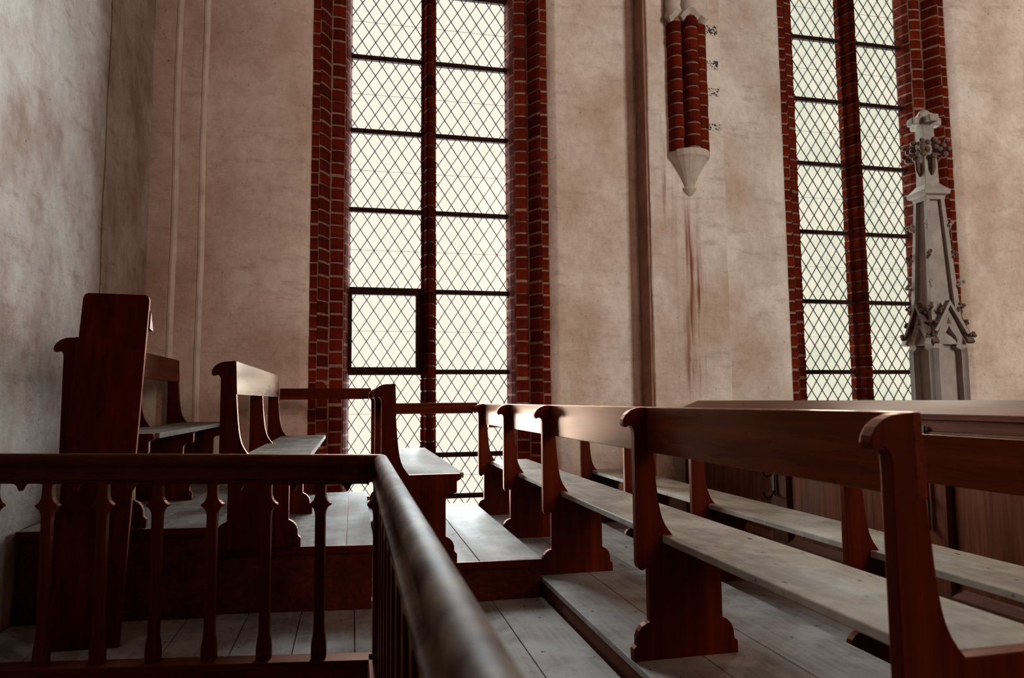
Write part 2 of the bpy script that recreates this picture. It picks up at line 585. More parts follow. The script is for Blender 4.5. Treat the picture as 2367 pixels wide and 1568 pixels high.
# left wall with the long vertical crack
mb = MB()
XL = -1.645
cy_ = 5.16
pts = [(-2.2, -6), (XL, -6), (XL, cy_ - 0.013), (XL - 0.07, cy_ - 0.008), (XL - 0.07, cy_ + 0.008), (XL, cy_ + 0.013), (XL, 6.24), (-2.2, 6.24)]
zs = [ZLO] + [-0.4 + 0.25 * i for i in range(26)] + [ZHI]
n = len(pts)
vs, fs = [], []
for z in zs:
    w_ = 0.012 * math.sin(z * 2.1) + 0.006 * math.sin(z * 7.7) + random.uniform(-.003, .003)
    for i, (x, y) in enumerate(pts):
        vs.append((x, y + (w_ if 2 <= i <= 5 else 0), z))
fs = [tuple(range(n)), tuple((len(zs) - 1) * n + k for k in range(n - 1, -1, -1))]
for r in range(len(zs) - 1):
    for k in range(n):
        fs.append((r * n + k, (r + 1) * n + k, (r + 1) * n + (k + 1) % n, r * n + (k + 1) % n))
mb.add(vs, fs)
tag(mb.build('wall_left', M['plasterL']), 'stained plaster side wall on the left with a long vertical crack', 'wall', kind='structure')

# the rest of the nave, out of the picture: opposite wall with openings for the fill lamps, west wall, vault and floor
mb = MB()
mb.box(10.3, 10.6, -6, YB, ZLO, ZHI)
tag(mb.build('wall_right', M['plainwall']), 'far side wall of the nave, right of the view', 'wall', kind='structure')
mb = MB()
mb.box(-2.2, 3.4, -6.3, -6, ZLO, ZHI)
mb.box(-2.2, 2.4, -1.6, -1.3, ZLO, ZHI)  # added blocker wall, keeps fill light off the railing and left corner
mb.box(5.9, 7.3, -6.3, -6, ZLO, ZHI)
mb.box(9.7, 10.6, -6.3, -6, ZLO, ZHI)
mb.box(7.3, 9.7, -6.3, -6, ZLO, 2.0)
mb.box(7.3, 9.7, -6.3, -6, 8.0, ZHI)
mb.box(3.4, 5.9, -6.3, -6, ZLO, 2.0)
mb.box(3.4, 5.9, -6.3, -6, 8.0, ZHI)
tag(mb.build('wall_front', M['plainwall']), 'end wall of the nave behind the viewer, plus an added wall blocking fill light', 'wall', kind='structure')
tag(MB().box(-2.2, 10.6, -6.3, YB, ZHI, ZHI + 0.2).build('ceiling', M['plainwall']), 'plastered ceiling high above the gallery', 'ceiling', kind='structure')
tag(MB().box(-2.2, 10.6, -6.3, YB, ZLO - 0.2, ZLO).build('floor', M['navefloor']), 'brick floor of the nave far below the gallery', 'floor', kind='structure')

# added pier behind the camera, keeps fill light off railing and left wall
mb = MB()
mb.prism([(4.6 + 0.66 * math.cos(math.pi / 8 + k * math.pi / 4), -1.6 + 0.66 * math.sin(math.pi / 8 + k * math.pi / 4)) for k in range(8)], lambda p: (p[0], p[1], ZLO), lambda p: (p[0], p[1], ZHI))
tag(mb.build('blocker_pier', M['plainwall']), 'added octagonal brick pier behind the viewer, blocking fill light', 'pier', kind='structure')

# ------------------------------------------------------------------ windows
COURSE = 0.119
PROFILE = [  # facets of the brick jamb: (u inward, v depth)
    [(0.0, 0.058), (0.062, 0.058)],
    [(0.074, 0.062), (0.098, 0.087), (0.130, 0.145), (0.157, 0.212)],
    [(0.170, 0.226), (0.23, 0.228), (0.283, 0.246)],
    [(0.300, 0.262), (0.325, 0.32), (0.345, 0.42)],
]


def jamb_brick_mesh(facet, side, h):
    """one moulded brick; origin at its bed, u measured from the plaster edge"""
    pts = list(facet)
    d = Vector(pts[-1]) - Vector(pts[0])
    nrm = Vector((-d.y, d.x)).normalized() * 0.07   # into the masonry (towards -u, +v)
    poly = pts + [(pts[-1][0] + nrm.x, pts[-1][1] + nrm.y), (pts[0][0] + nrm.x, pts[0][1] + nrm.y)]
    mb = MB()
    g = 0.003
    mb.prism(poly, lambda p: (side * p[0], p[1], 0), lambda p: (side * p[0], p[1], h))
    return mb


def make_window(idx, edges, glassx, mull, zrange, zpanes, mat_glass, casement=False, label=''):
    root = empty('window_%d' % idx, ((glassx[0] + glassx[1]) / 2, YG, -0.7))
    inv = Matrix.Translation(-Vector(root.location))
    tag(root, label, 'window', kind='structure')

    def fin(o):
        o.matrix_parent_inverse = inv
        return o
    # mortar bed: same profile set back, full height
    for side, e in ((1, edges[0]), (-1, edges[1])):
        poly = []
        for fct in PROFILE:
            poly += [(u - 0.003, v + 0.006) for u, v in fct]
        poly += [(0.345, 0.43), (0.18, 0.44), (0.18, 0.58), (-0.05, 0.58), (-0.05, 0.06)]
        mb = MB()
        mb.prism(poly, lambda p: (e + side * p[0], YW + p[1], -0.75), lambda p: (e + side * p[0], YW + p[1], 6.95))
        fin(mb.build('mortar_bed', M['mortar'], root))
        stuff = MB()
        meshes = {}
        for fi, fct in enumerate(PROFILE):
            for var in range(2):
                me = jamb_brick_mesh(fct, side, COURSE - (0.016 if var else 0.021)).mesh('brick')
                me.materials.append(M['brick'])
                meshes[fi, var] = me
        z = -0.72
        ci = 0
        while z < 6.8:
            for fi in range(4):
                zz = z + 0.02 * ((fi * 37) % 3 - 1) + random.uniform(-.004, .004)
                jx = random.uniform(-.003, .003)
                jy = random.uniform(-.005, .003)
                if fi < 3 and zrange[0] < z < zrange[1]:
                    o = inst(meshes[fi, random.randint(0, 1)], 'brick', root)
                    o.matrix_parent_inverse = inv
                    o.location = (e + jx, YW + jy, zz)
                    o.rotation_euler = (random.uniform(-.012, .012), random.uniform(-.022, .022), random.uniform(-.008, .008))
                else:
                    b_ = jamb_brick_mesh(PROFILE[fi], side, COURSE - 0.018)
                    stuff.add([(x + e + jx, YW + y + jy, q + zz) for x, y, q in b_.v], b_.f)
            z += COURSE
        o = fin(stuff.build('jamb_brickwork', M['brick'], root))
        o['kind'] = 'stuff'
    # brick mullion
    mw = (mull[1] - mull[0]) / 2
    mc = (mull[0] + mull[1]) / 2
    prof = [(-mw, 0.06), (-mw, -0.02), (-mw * 0.72, -0.05), (-mw * 0.50, -0.13), (-mw * 0.2, -0.16), (mw * 0.2, -0.16), (mw * 0.50, -0.13), (mw * 0.72, -0.05), (mw, -0.02), (mw, 0.06)]
    mb = MB()
    mb.prism([(x * 0.94, y * 0.97 + 0.004) for x, y in prof], lambda p: (mc + p[0], YG + p[1], -0.75), lambda p: (mc + p[0], YG + p[1], 6.95))
    fin(mb.build('mortar_core', M['mortardark'], root))
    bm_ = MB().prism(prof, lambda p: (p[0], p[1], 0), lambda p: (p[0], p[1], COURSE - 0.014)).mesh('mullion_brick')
    bm_.materials.append(M['brickdark'])
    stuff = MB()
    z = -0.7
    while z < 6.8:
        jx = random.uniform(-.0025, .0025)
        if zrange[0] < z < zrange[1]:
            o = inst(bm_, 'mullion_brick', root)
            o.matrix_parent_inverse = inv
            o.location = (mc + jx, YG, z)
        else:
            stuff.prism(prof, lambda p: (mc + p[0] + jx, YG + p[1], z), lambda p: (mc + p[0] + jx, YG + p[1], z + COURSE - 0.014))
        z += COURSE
    o = fin(stuff.build('mullion_brickwork', M['brickdark'], root))
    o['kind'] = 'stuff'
    # saddle bars and leaded panels
    BARS = [-0.70, -0.31, 0.078, 0.469, 1.262, 2.04, 2.82, 3.602, 4.345, 5.075, 5.80, 6.5, 6.95]
    lights = [(glassx[0] - 0.01, mull[0] + 0.005), (mull[1] - 0.005, glassx[1] + 0.01)]
    PX, PZ = 0.1305, 0.198
    diam = [(-PX / 2, 0), (0, -PZ / 2), (PX / 2, 0), (0, PZ / 2)]
    dm = MB().prism([(x * 0.985, z * 0.985) for x, z in diam], lambda p: (p[0], -0.002, p[1]), lambda p: (p[0], 0.002, p[1])).mesh('pane')
    dm.materials.append(mat_glass)
    edge = MB()
    npane = 0

    def clip(poly, x0, x1, z0, z1):
        for ax, val, sgn in ((0, x0, 1), (0, x1, -1), (1, z0, 1), (1, z1, -1)):
            out = []
            for i in range(len(poly)):
                a, b_ = poly[i], poly[(i + 1) % len(poly)]
                da, db = sgn * (a[ax] - val), sgn * (b_[ax] - val)
                if da >= 0:
                    out.append(a)
                if da * db < 0:
                    t = da / (da - db)
                    out.append((a[0] + t * (b_[0] - a[0]), a[1] + t * (b_[1] - a[1])))
            poly = out
            if len(poly) < 3:
                return []
        return poly

    for li, (x0, x1) in enumerate(lights):
        for bi, zb in enumerate(BARS):
            hb = 0.0235 if not (casement and li == 0 and bi in (4, 5)) else 0.030
            fin(MB().box(x0, x1, YG - 0.022, YG + 0.02, zb - hb, zb + hb).build('saddle_bar', M['iron'], root, bev=0.003))
        for bi in range(len(BARS) - 1):
            z0, z1 = BARS[bi] + 0.015, BARS[bi + 1] - 0.015
            xa, xb = x0, x1
            if casement and li == 0 and bi == 4:
                fr = MB()
                xa, xb = x0 + 0.035, x1 - 0.06
                z0, z1 = z0 + 0.03, z1 - 0.03
                fr.box(x0, xa, YG - 0.035, YG + 0.02, z0 - .04, z1 + .04)
                fr.box(xb, x1, YG - 0.035, YG + 0.02, z0 - .04, z1 + .04)
                fr.box(xa, xb, YG - 0.035, YG + 0.02, z0 - .04, z0)
                fr.box(xa, xb, YG - 0.035, YG + 0.02, z1, z1 + .04)
                tag(fin(fr.build('casement_frame', M['iron'], root)), 'dark iron frame of an opening casement')
            zc = (z0 + z1) / 2
            ax0 = (x0 + 0.8 * PX) if li == 0 else (x1 - 0.85 * PX)
            lat = MB()
            cw = 0.0034
            # lead cames: two families of diagonals, clipped to the panel
            slope = PZ / PX
            for fam in (1, -1):
                for k in range(-14, 15):
                    # line through (ax0 + k*PX, zc) with slope fam*slope
                    xk = ax0 + k * PX
                    ln = math.hypot(PX, PZ)
                    dx, dz = PX / ln, fam * PZ / ln
                    nx, nz = -dz * cw, dx * cw
                    big = 3.0
                    poly = [(xk - dx * big + nx, zc - dz * big + nz), (xk - dx * big - nx, zc - dz * big - nz), (xk + dx * big - nx, zc + dz * big - nz), (xk + dx * big + nx, zc + dz * big + nz)]
                    poly = clip(poly, xa, xb, z0, z1)
                    if poly:
                        lat.prism(poly, lambda p: (p[0], YG - 0.005, p[1]), lambda p: (p[0], YG + 0.005, p[1]))
            # thin tie wire across the middle
            lat.box(xa, xb, YG - 0.009, YG - 0.006, zc - 0.0012, zc + 0.0012)
            # solder knots along the tie wire
            if li == 0 or idx == 2:
                for k in range(-8, 9):
                    xk = ax0 + k * PX
                    if xa < xk < xb:
                        lat.box(xk - .006, xk + .006, YG - 0.0075, YG + 0.006, zc - .007, zc + .007)
            fin(lat.build('lead_lattice', M['lead'], root))
            # panes
            for i in range(-14, 15):
                for j in range(-8, 9):
                    cx = ax0 + i * PX + (PX / 2 if j % 2 == 0 else 0)
                    cz = zc + j * PZ / 2
                    poly = [(cx + a, cz + b_) for a, b_ in diam]
                    cl = clip(poly, xa, xb, z0, z1)
                    if not cl:
                        continue
                    full = len(cl) == 4 and all(abs(a[0] - b_[0]) + abs(a[1] - b_[1]) < 1e-6 for a, b_ in zip(cl, poly))
                    if full and zpanes[0] <= BARS[bi] < zpanes[1] and npane < 300:
                        o = inst(dm, 'pane', root)
                        o.matrix_parent_inverse = inv
                        o.location = (cx, YG, cz)
                        npane += 1
                    else:
                        edge.prism(cl, lambda p: (p[0], YG - 0.002, p[1]), lambda p: (p[0], YG + 0.002, p[1]))
    o = fin(edge.build('edge_panes', mat_glass, root))
    o['kind'] = 'stuff'
    return root


make_window(1, W1, (-0.035, 1.495), (0.642, 0.785), (0.0, 5.0), (0.4, 5.0), M['glass1'], True,
            'tall two-light leaded window with red brick jambs behind the benches')
make_window(2, W2, (4.79, 6.22), (5.435, 5.605), (0.85, 5.25), (1.2, 5.5), M['glass2'], False,
            'tall leaded window with brick jambs behind the stone pinnacle')

# ------------------------------------------------------------------ wall shaft and corbel on the pier
SX, SY = 3.18, 6.20
sh = empty('trim_1', (SX, SY, 2.94))
tag(sh, 'cut-off red brick wall shaft ending on a pale pointed corbel', 'wall shaft', kind='structure')
sinv = Matrix.Translation(-Vector(sh.location))
rolls = [(-0.125, -0.035, 0.072), (0.0, -0.10, 0.078), (0.125, -0.035, 0.072)]


def roll_poly(cx, cy, r, n=9):
    pts = [(cx + r * math.cos(a), cy + r * math.sin(a)) for a in (math.pi + math.pi * k / (n - 1) for k in range(n))]
    return pts + [(cx + r, 0.12), (cx - r, 0.12)]


for ri, (cx, cy, r) in enumerate(rolls):
    mb = MB().prism(roll_poly(cx, cy, r - 0.006), lambda p: (SX + p[0], SY + p[1], 3.34), lambda p: (SX + p[0], SY + p[1], 4.95))
    o = mb.build('mortar_core', M['mortar'], sh, smooth=True)
    o.matrix_parent_inverse = sinv
    me = MB().prism(roll_poly(cx, cy, r), lambda p: (p[0], p[1], 0), lambda p: (p[0], p[1], COURSE - 0.016)).mesh('brick')
    me.materials.append(M['brick'])
    for k in range(11):
        o = inst(me, 'brick', sh)
        o.matrix_parent_inverse = sinv
        o.location = (SX + random.uniform(-.004, .004), SY + random.uniform(-.004, .004), 3.36 + k * COURSE + 0.03 * (ri % 2))
# ragged plaster left around the shaft above
mb = MB()
for ri, (cx, cy, r) in enumerate(rolls):
    rows = []
    for k in range(9):
        z = 4.66 + k * 0.06
        rr = r + 0.012 + (0.02 if k == 1 else 0.008 * (k % 2)) - (0.03 if k == 0 else 0)
        rows.append([(SX + cx + rr * math.cos(a) * 1.05, SY + cy + rr * math.sin(a), z + 0.03 * math.sin(a * 3 + ri)) for a in (math.pi + math.pi * q / 10 for q in range(11))])
    vs = [v for row in rows for v in row]
    fs = [(i * 11 + q, i * 11 + q + 1, (i + 1) * 11 + q + 1, (i + 1) * 11 + q) for i in range(8) for q in range(10)]
    mb.add(vs, fs)
o = mb.build('plaster_remnant', M['corbel'], sh, smooth=True)
o.matrix_parent_inverse = sinv
# corbel: moulded funnel with a bud below
prof = [(0.205, 3.37), (0.215, 3.345), (0.205, 3.31), (0.185, 3.29), (0.15, 3.235), (0.11, 3.17), (0.075, 3.10), (0.055, 3.05), (0.05, 3.035), (0.068, 3.025), (0.072, 3.01), (0.05, 2.975), (0.02, 2.948), (0.004, 2.935)]
mb = MB()
NS = 10
vs = []
for r, z in prof:
    for k in range(NS + 1):
        a = math.pi + math.pi * k / NS
        vs.append((SX + r * math.cos(a), SY + 0.02 + r * math.sin(a) * 0.95, z))
fs = [(i * (NS + 1) + k, (i + 1) * (NS + 1) + k, (i + 1) * (NS + 1) + k + 1, i * (NS + 1) + k + 1) for i in range(len(prof) - 1) for k in range(NS)]
fs.append(tuple(range(NS + 1)))
mb.add(vs, fs)
o = mb.build('corbel', M['corbel'], sh)
o.matrix_parent_inverse = sinv
tag(o, 'pale pointed stone corbel')

# thin slab over the pier's left flank, redder and darker than the wall plaster
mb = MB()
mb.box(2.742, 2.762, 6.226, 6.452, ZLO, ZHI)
tag(mb.build('trim_2', M['flank']), 'reddish brown flank of the wall pier beside the shaft', 'pier flank', kind='structure')

# pale plaster beads along the two steps of the left corner
for nb, (bx_, by_, lab) in enumerate(((-1.455, 6.232, 'pale wavy plaster bead nearest the left corner'), (-1.265, 6.342, 'pale wavy plaster bead right of the one in the left corner'))):
    path = [(bx_ + 0.004 * math.sin(z_ * 3.1 + nb) + random.uniform(-.002, .002), by_, z_) for z_ in [ZLO, -0.5] + [0.1 * k for k in range(0, 58)] + [ZHI]]
    tag(MB().tube(path, 0.026, 8).build('trim_%d' % (3 + nb), M['bead'], smooth=True), lab, 'moulding', kind='structure')

# ------------------------------------------------------------------ gallery floors (tiers)
ZAI, ZD, ZC, ZB, ZA, ZAA = -0.10, -0.107, 0.0, 0.11, 0.235, 0.355


def tier(label, x0, x1, front, yfar, z, joints, zbot, ynear_fn=None):
    """front(x) gives the y of the near edge; joints = plank joints in X"""
    root = empty('floor', ((x0 + x1) / 2, front((x0 + x1) / 2), z))
    tag(root, label, 'floor', kind='structure')
    inv = Matrix.Translation(-Vector(root.location))
    th = 0.028
    body = MB()
    ins = 0.012
    pts = [(x0 + ins, front(x0) + ins), (x1 - ins, front(x1) + ins), (x1 - ins, yfar - ins), (x0 + ins, yfar - ins)]
    body.prism(pts, lambda p: (p[0], p[1], zbot), lambda p: (p[0], p[1], z - th))
    o = body.build('riser', M['riser'], root, bev=0.002)
    o.matrix_parent_inverse = inv
    nz = [(x0, front(x0)), (x1, front(x1)), (x1, front(x1) - 0.008), (x0, front(x0) - 0.008)]
    o = MB().prism(nz, lambda p: (p[0], p[1], z - th - 0.012), lambda p: (p[0], p[1], z - 0.001)).build('nosing', M['darkX'], root)
    o.matrix_parent_inverse = inv
    xs = [x0] + joints + [x1]
    for a, b_ in zip(xs[:-1], xs[1:]):
        g = 0.0022
        q = [(a + g, front(a)), (b_ - g, front(b_)), (b_ - g, yfar), (a + g, yfar)]
        dz = random.uniform(-.0015, .0)
        mb = MB().prism(q, lambda p: (p[0], p[1], z - th), lambda p: (p[0], p[1], z + dz))
        o = mb.build('plank', M['plank'], root, bev=0.002)
        o.matrix_parent_inverse = inv
    return root


tier('worn plank floor of the lowest step, in front of the parapet', 1.968, 3.10, lambda x: -0.9, 6.19, ZD, [2.33, 2.70], -0.5)
tier('worn plank floor under the long bench with five end panels', 1.043, 1.966, lambda x: -0.9, 6.19, ZC, [1.33, 1.62], -0.5)
tier('worn plank platform of two boards ending before the tall window', 0.127, 1.039, lambda x: 3.89 + 0.07 * (1.03 - x), 6.14, ZB, [0.40, 0.69], -0.3)
tier('raised plank platform behind the railing, under the bench with the pale back', -0.692, 0.123, lambda x: 3.895 + 0.13 * (0.083 - x), 6.16, ZA, [-0.36, -0.022], -0.3)
tier('highest plank platform in the left corner, beside the plaster wall', -1.625, -0.696, lambda x: 3.93 + 0.13 * (-0.65 - x), 6.18, ZAA, [-1.30, -1.0], -0.3)


def kerb_y(x):
    return 3.15 + (0.066 - x) * 0.166


# aisle floor, right part beside the steps and the strip behind the railing
tier('bare grey boards of the sunken aisle beside the step', 0.17, 1.041, lambda x: -0.9, 3.90, ZAI, [0.47, 0.755], -0.4)
tier('dim floor boards between the balusters and the platforms', -1.63, 0.168, lambda x: kerb_y(x) - 0.0, 4.05, ZAI, [-1.36, -1.08, -0.80, -0.51, -0.245, 0.022], -0.4)

# ------------------------------------------------------------------ benches
PANEL = [(0.071, .955), (0.031, .9555), (0.010, .953), (-0.014, .944), (-0.033, .929), (-0.044, .911), (-0.047, .895), (-0.042, .884), (-0.034, .879), (-0.025, .884),
         (-0.017, .8855), (-0.008, .881), (-0.002, .870), (0, .855), (0, .363), (0.002, .350), (0.010, .338), (0.022, .334), (0.032, .338), (0.036, .346), (0.047, .346),
         (0.047, .140), (0.034, .137), (0.016, .127), (0.002, .110), (-0.006, .088), (-0.007, .058), (-0.022, .045), (-0.022, 0),
         (0.412, 0), (0.412, .045), (0.397, .058), (0.396, .088), (0.388, .110), (0.374, .127), (0.357, .137), (0.350, .140),
         (0.350, .315), (0.353, .335), (0.365, .348), (0.385, .352), (0.405, .356), (0.412, .365), (0.412, .420), (0.430, .428), (0.436, .440), (0.432, .4615),
         (0.150, .4615), (0.135, .480), (0.120, .503), (0.108, .530), (0.100, .560), (0.094, .595), (0.088, .650), (0.083, .710), (0.078, .779), (0.0735, .87)]
TH = 0.036


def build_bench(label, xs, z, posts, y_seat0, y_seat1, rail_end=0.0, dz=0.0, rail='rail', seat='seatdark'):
    root = empty('bench', (xs, posts[0], z))
    tag(root, label, 'bench', 'benches of the gallery')
    pan = [(u, w if w < .3 else w + dz) for u, w in PANEL]
    me_src = None
    for y in posts:
        if me_src is None:
            mb = MB().prism(pan, lambda p: (p[0], 0, p[1]), lambda p: (p[0], TH, p[1]))
            o = mb.build('end_panel', M['darkZ'], root, bev=0.0028)
            me_src = o
        else:
            o = me_src.copy()
            COL.objects.link(o)
            o.parent = root
        o.location = (0, y - posts[0], 0)
    # back rail: let into the front of the panels, leaning with them
    y0, y1 = posts[0] - 0.001, posts[-1] + TH + rail_end
    q = [(0.0745, .9575), (0.0515, .9575), (0.0545, .782), (0.0815, .782)]
    q = [(u, w + dz) for u, w in q]
    MB().prism(q, lambda p: (p[0], y0 - posts[0] - .001, p[1]), lambda p: (p[0], y1 - posts[0], p[1])).build('back_rail', M[rail], root, bev=0.0035)
    # seat board
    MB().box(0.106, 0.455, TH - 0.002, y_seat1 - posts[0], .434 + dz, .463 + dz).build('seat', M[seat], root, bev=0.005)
    # two cleats under the seat
    return root


YP = [1.249, 2.60, 3.968, 5.045, 6.095]
build_bench('long dark bench with five end panels and a warm glow on its back rail', 1.068, ZC, YP, 1.255, 6.19, rail='railgloss', seat='seat')
build_bench('frontmost long bench, beside the panelled parapet', 1.990, ZD, [1.249, 2.60, 3.968, 5.045, 6.085], 1.255, 6.17, seat='seat')
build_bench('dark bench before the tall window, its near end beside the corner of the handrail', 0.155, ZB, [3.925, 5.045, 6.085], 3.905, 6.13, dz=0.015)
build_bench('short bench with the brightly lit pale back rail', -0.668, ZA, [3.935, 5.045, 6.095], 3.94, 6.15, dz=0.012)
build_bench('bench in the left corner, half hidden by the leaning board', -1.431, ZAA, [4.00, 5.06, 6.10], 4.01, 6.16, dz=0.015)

# rails closing the rows in front of the window
for lab, x0, x1, z0, z1 in (
        ('upper closing rail crossing the window left of the dark bench end', -0.585, 0.155, 1.005, 1.098),
        ('middle closing rail crossing the window between two bench ends', 0.26, 1.068, 0.875, 0.968),
        ('lower closing rail mostly hidden by the long bench, in front of the window', 1.17, 1.990, 0.748, 0.848)):
    tag(MB().box(x0, x1, 6.15, 6.185, z0, z1).build('window_rail', M['darkX'], bev=0.003), lab, 'rail', 'closing rails by the window')

# ------------------------------------------------------------------ parapet with sloping book rest
par = empty('parapet', (3.06, -0.9, ZD))
tag(par, 'dark panelled gallery parapet with a sloping book rest on top', 'parapet')
pinv = Matrix.Translation(-Vector(par.location))


def pp(mb, name, mat, bev=0.003, parent=par, label=None):
    o = mb.build(name, mat, parent, bev=bev)
    o.matrix_parent_inverse = pinv
    if label:
        o['label'] = label
    return o


PY0, PY1 = -0.9, 6.195
XP = 3.045
rest = [(3.015, 0.893), (3.195, 0.968), (3.20, 0.945), (3.02, 0.862)]
pp(MB().prism(rest, lambda p: (p[0], PY0, p[1]), lambda p: (p[0], PY1, p[1])), 'book_rest', M['panelY'], 0.004)
pp(MB().box(XP, XP + 0.045, PY0, PY1, 0.80, 0.862), 'top_rail', M['panelY'])
pp(MB().box(XP - 0.008, XP + 0.045, PY0, PY1, 0.765, 0.80), 'moulding', M['panelY'], 0.01)
pp(MB().box(XP, XP + 0.045, PY0, PY1, ZD, -0.05), 'bottom_rail', M['panelY'])
bev_l = [(XP, -0.05), (XP + 0.03, -0.005), (XP + 0.04, -0.05)]
pp(MB().prism(bev_l, lambda p: (p[0], PY0, p[1]), lambda p: (p[0], PY1, p[1])), 'chamfer', M['panelY'], 0)
pp(MB().box(XP + 0.06, 3.19, PY0, PY1, ZD, 0.93), 'core', M['panelY'], 0)
stile_y = [4.66 + 1.42 * k for k in (-4, -3, -2, -1, 0, 1)]
for y in stile_y:
    pp(MB().box(XP, XP + 0.045, y - 0.05, min(y + 0.14, PY1), -0.05, 0.765), 'stile', M['panel'])
for a in stile_y + [6.0 + 1.42]:
    ya, yb = max(a - 1.42 + 0.14, PY0), min(a - 0.05, PY1)
    if yb - ya > 0.05:
        pp(MB().box(XP + 0.03, XP + 0.06, ya + 0.012, yb - 0.025, -0.045, 0.76), 'panel', M['panel'], 0.002)
# coat hooks screwed to the stiles
for y, lab in ((4.735, 'black iron double coat hook on the parapet, seen between the two long benches'),
               (3.30, 'black iron double coat hook on the parapet, right of the nearest bench end')):
    hk = empty('coat_hook', (XP - 0.010, y, 0.33))
    tag(hk, lab, 'hook', 'coat hooks on the parapet')
    MB().box(-0.012, 0.0, -0.012, 0.012, -0.06, 0.50).build('back_plate', M['hook'], hk, bev=0.004)
    for zz in (0.39, 0.10, -0.055):
        path = [(-0.01, 0, zz + 0.03), (-0.035, 0, zz - 0.012), (-0.062, 0, zz - 0.02), (-0.088, 0, zz - 0.005), (-0.096, 0, zz + 0.025)]
        MB().tube(path, [0.008, 0.008, 0.0085, 0.009, 0.0105], 8).build('prong', M['hook'], hk, smooth=True)

# ------------------------------------------------------------------ railing round the stair well
ANG = -math.atan(0.166)
rl = empty('railing', (0.11, 3.17, ZAI))
tag(rl, 'dark balustrade with moulded handrail around the stair opening', 'railing')
rinv = Matrix.Translation(-Vector(rl.location))


def rr_(o):
    o.matrix_parent_inverse = rinv
    return o


HP = [(-0.018, .640), (-0.036, .646), (-0.040, .653), (-0.038, .662), (-0.022, .670), (-0.017, .694), (-0.020, .702), (-0.0295, .712), (-0.032, .724), (-0.030, .738), (-0.022, .750), (-0.010, .7565), (0, .758)]
HP = HP + [(-x, z) for x, z in HP[-2::-1]]
CX, CYK = 0.125, 3.165
zr = 0.0155   # the old rail rises a little towards the wall


def left_pt(s, w, z):
    """s metres from the corner towards the left wall, w across"""
    return (CX - s * math.cos(ANG) + w * math.sin(-ANG), CYK + s * math.sin(-ANG) + w * math.cos(ANG), z + zr * s)


# mitred corner: the two legs share the cross section on the bisector
n = len(HP)
mb = MB()
a_end = [left_pt(1.85, x, z) for x, z in HP]
half = (math.pi / 2 - abs(ANG)) / 2
corner = []
for x, z in HP:
    # outer side (far/right) longer, inner shorter
    corner.append((CX + x * 1.0, CYK + x * 0.85, z))
b_end = [(CX + x, -0.9, z) for x, z in HP]
mbx = MB().add(a_end + corner, [tuple(range(n)), tuple(range(2 * n - 1, n - 1, -1))] + [(i, (i + 1) % n, n + (i + 1) % n, n + i) for i in range(n)])
rr_(mbx.build('handrail', M['handrailX'], rl, smooth=True))
mby = MB().add(corner + b_end, [tuple(range(n)), tuple(range(2 * n - 1, n - 1, -1))] + [(i, (i + 1) % n, n + (i + 1) % n, n + i) for i in range(n)])
rr_(mby.build('handrail', M['handrail'], rl, smooth=True))
# kerb board under the balusters
kb = MB()
k0, k1 = left_pt(-0.03, 0, 0), left_pt(1.8, 0, 0)
q = [(-0.04, 0), (0.04, 0)]
kp = [left_pt(-0.02, -0.05, 0)[:2], left_pt(1.8, -0.05, 0)[:2], left_pt(1.8, 0.05, 0)[:2], left_pt(-0.02, 0.05, 0)[:2]]
kb.prism(kp, lambda p: (p[0], p[1], -0.42), lambda p: (p[0], p[1], ZAI + 0.012))
rr_(kb.build('kerb', M['darkX'], rl, bev=0.004))
rr_(MB().box(CX + 0.004, CX + 0.014, -0.9, CYK - 0.04, ZAI + 0.01, 0.642).build('side_boarding', M['darkZ'], rl))
rr_(MB().box(CX - 0.05, CX + 0.05, -0.9, CYK + 0.03, -0.42, ZAI + 0.012).build('kerb', M['darkY'], rl, bev=0.004))
# sawn balusters
BZ0, BZ1 = ZAI + 0.012, 0.645
hw = 0.0205
side = [(0.030, BZ0), (0.030, BZ0 + 0.05), (0.027, BZ0 + 0.075), (0.022, BZ0 + 0.10), (hw, BZ0 + 0.13), (hw, 0.500), (0.0225, 0.517), (0.028, 0.530), (0.037, 0.539), (0.046, 0.543), (0.046, 0.550),
        (0.037, 0.556), (0.028, 0.566), (0.0225, 0.580), (hw, 0.598), (hw, BZ1)]
bpoly = side + [(-x, z) for x, z in side[::-1]]
bm_l = MB().prism(bpoly, lambda p: (p[0], -0.015, p[1]), lambda p: (p[0], 0.015, p[1])).mesh('baluster')
bm_l.materials.append(M['darkZ'])
bm_src = bpy.data.objects.new('baluster', bm_l)
COL.objects.link(bm_src)
md = bm_src.modifiers.new('edge', 'BEVEL')
md.width = 0.002
md.segments = 1
md.limit_method = 'ANGLE'
bal_x = [-0.1275, -0.352, -0.575, -0.80, -1.022, -1.245, -1.468]
first = True
for x in bal_x:
    s_ = (CX - x) / math.cos(ANG)
    p = left_pt(s_, 0, 0)
    o = bm_src if first else bm_src.copy()
    if not first:
        COL.objects.link(o)
    first = False
    o.parent = rl
    rr_(o)
    o.location = (p[0], p[1], 0)
    o.scale = (1, 1, 1 + 0.02 * s_)
    o.rotation_euler = (0, 0, ANG)
y = 2.94
while y > -0.6:
    o = bm_src.copy()
    COL.objects.link(o)
    o.parent = rl
    rr_(o)
    o.location = (CX, y, 0)
    o.rotation_euler = (0, 0, math.pi / 2)
    y -= 0.224
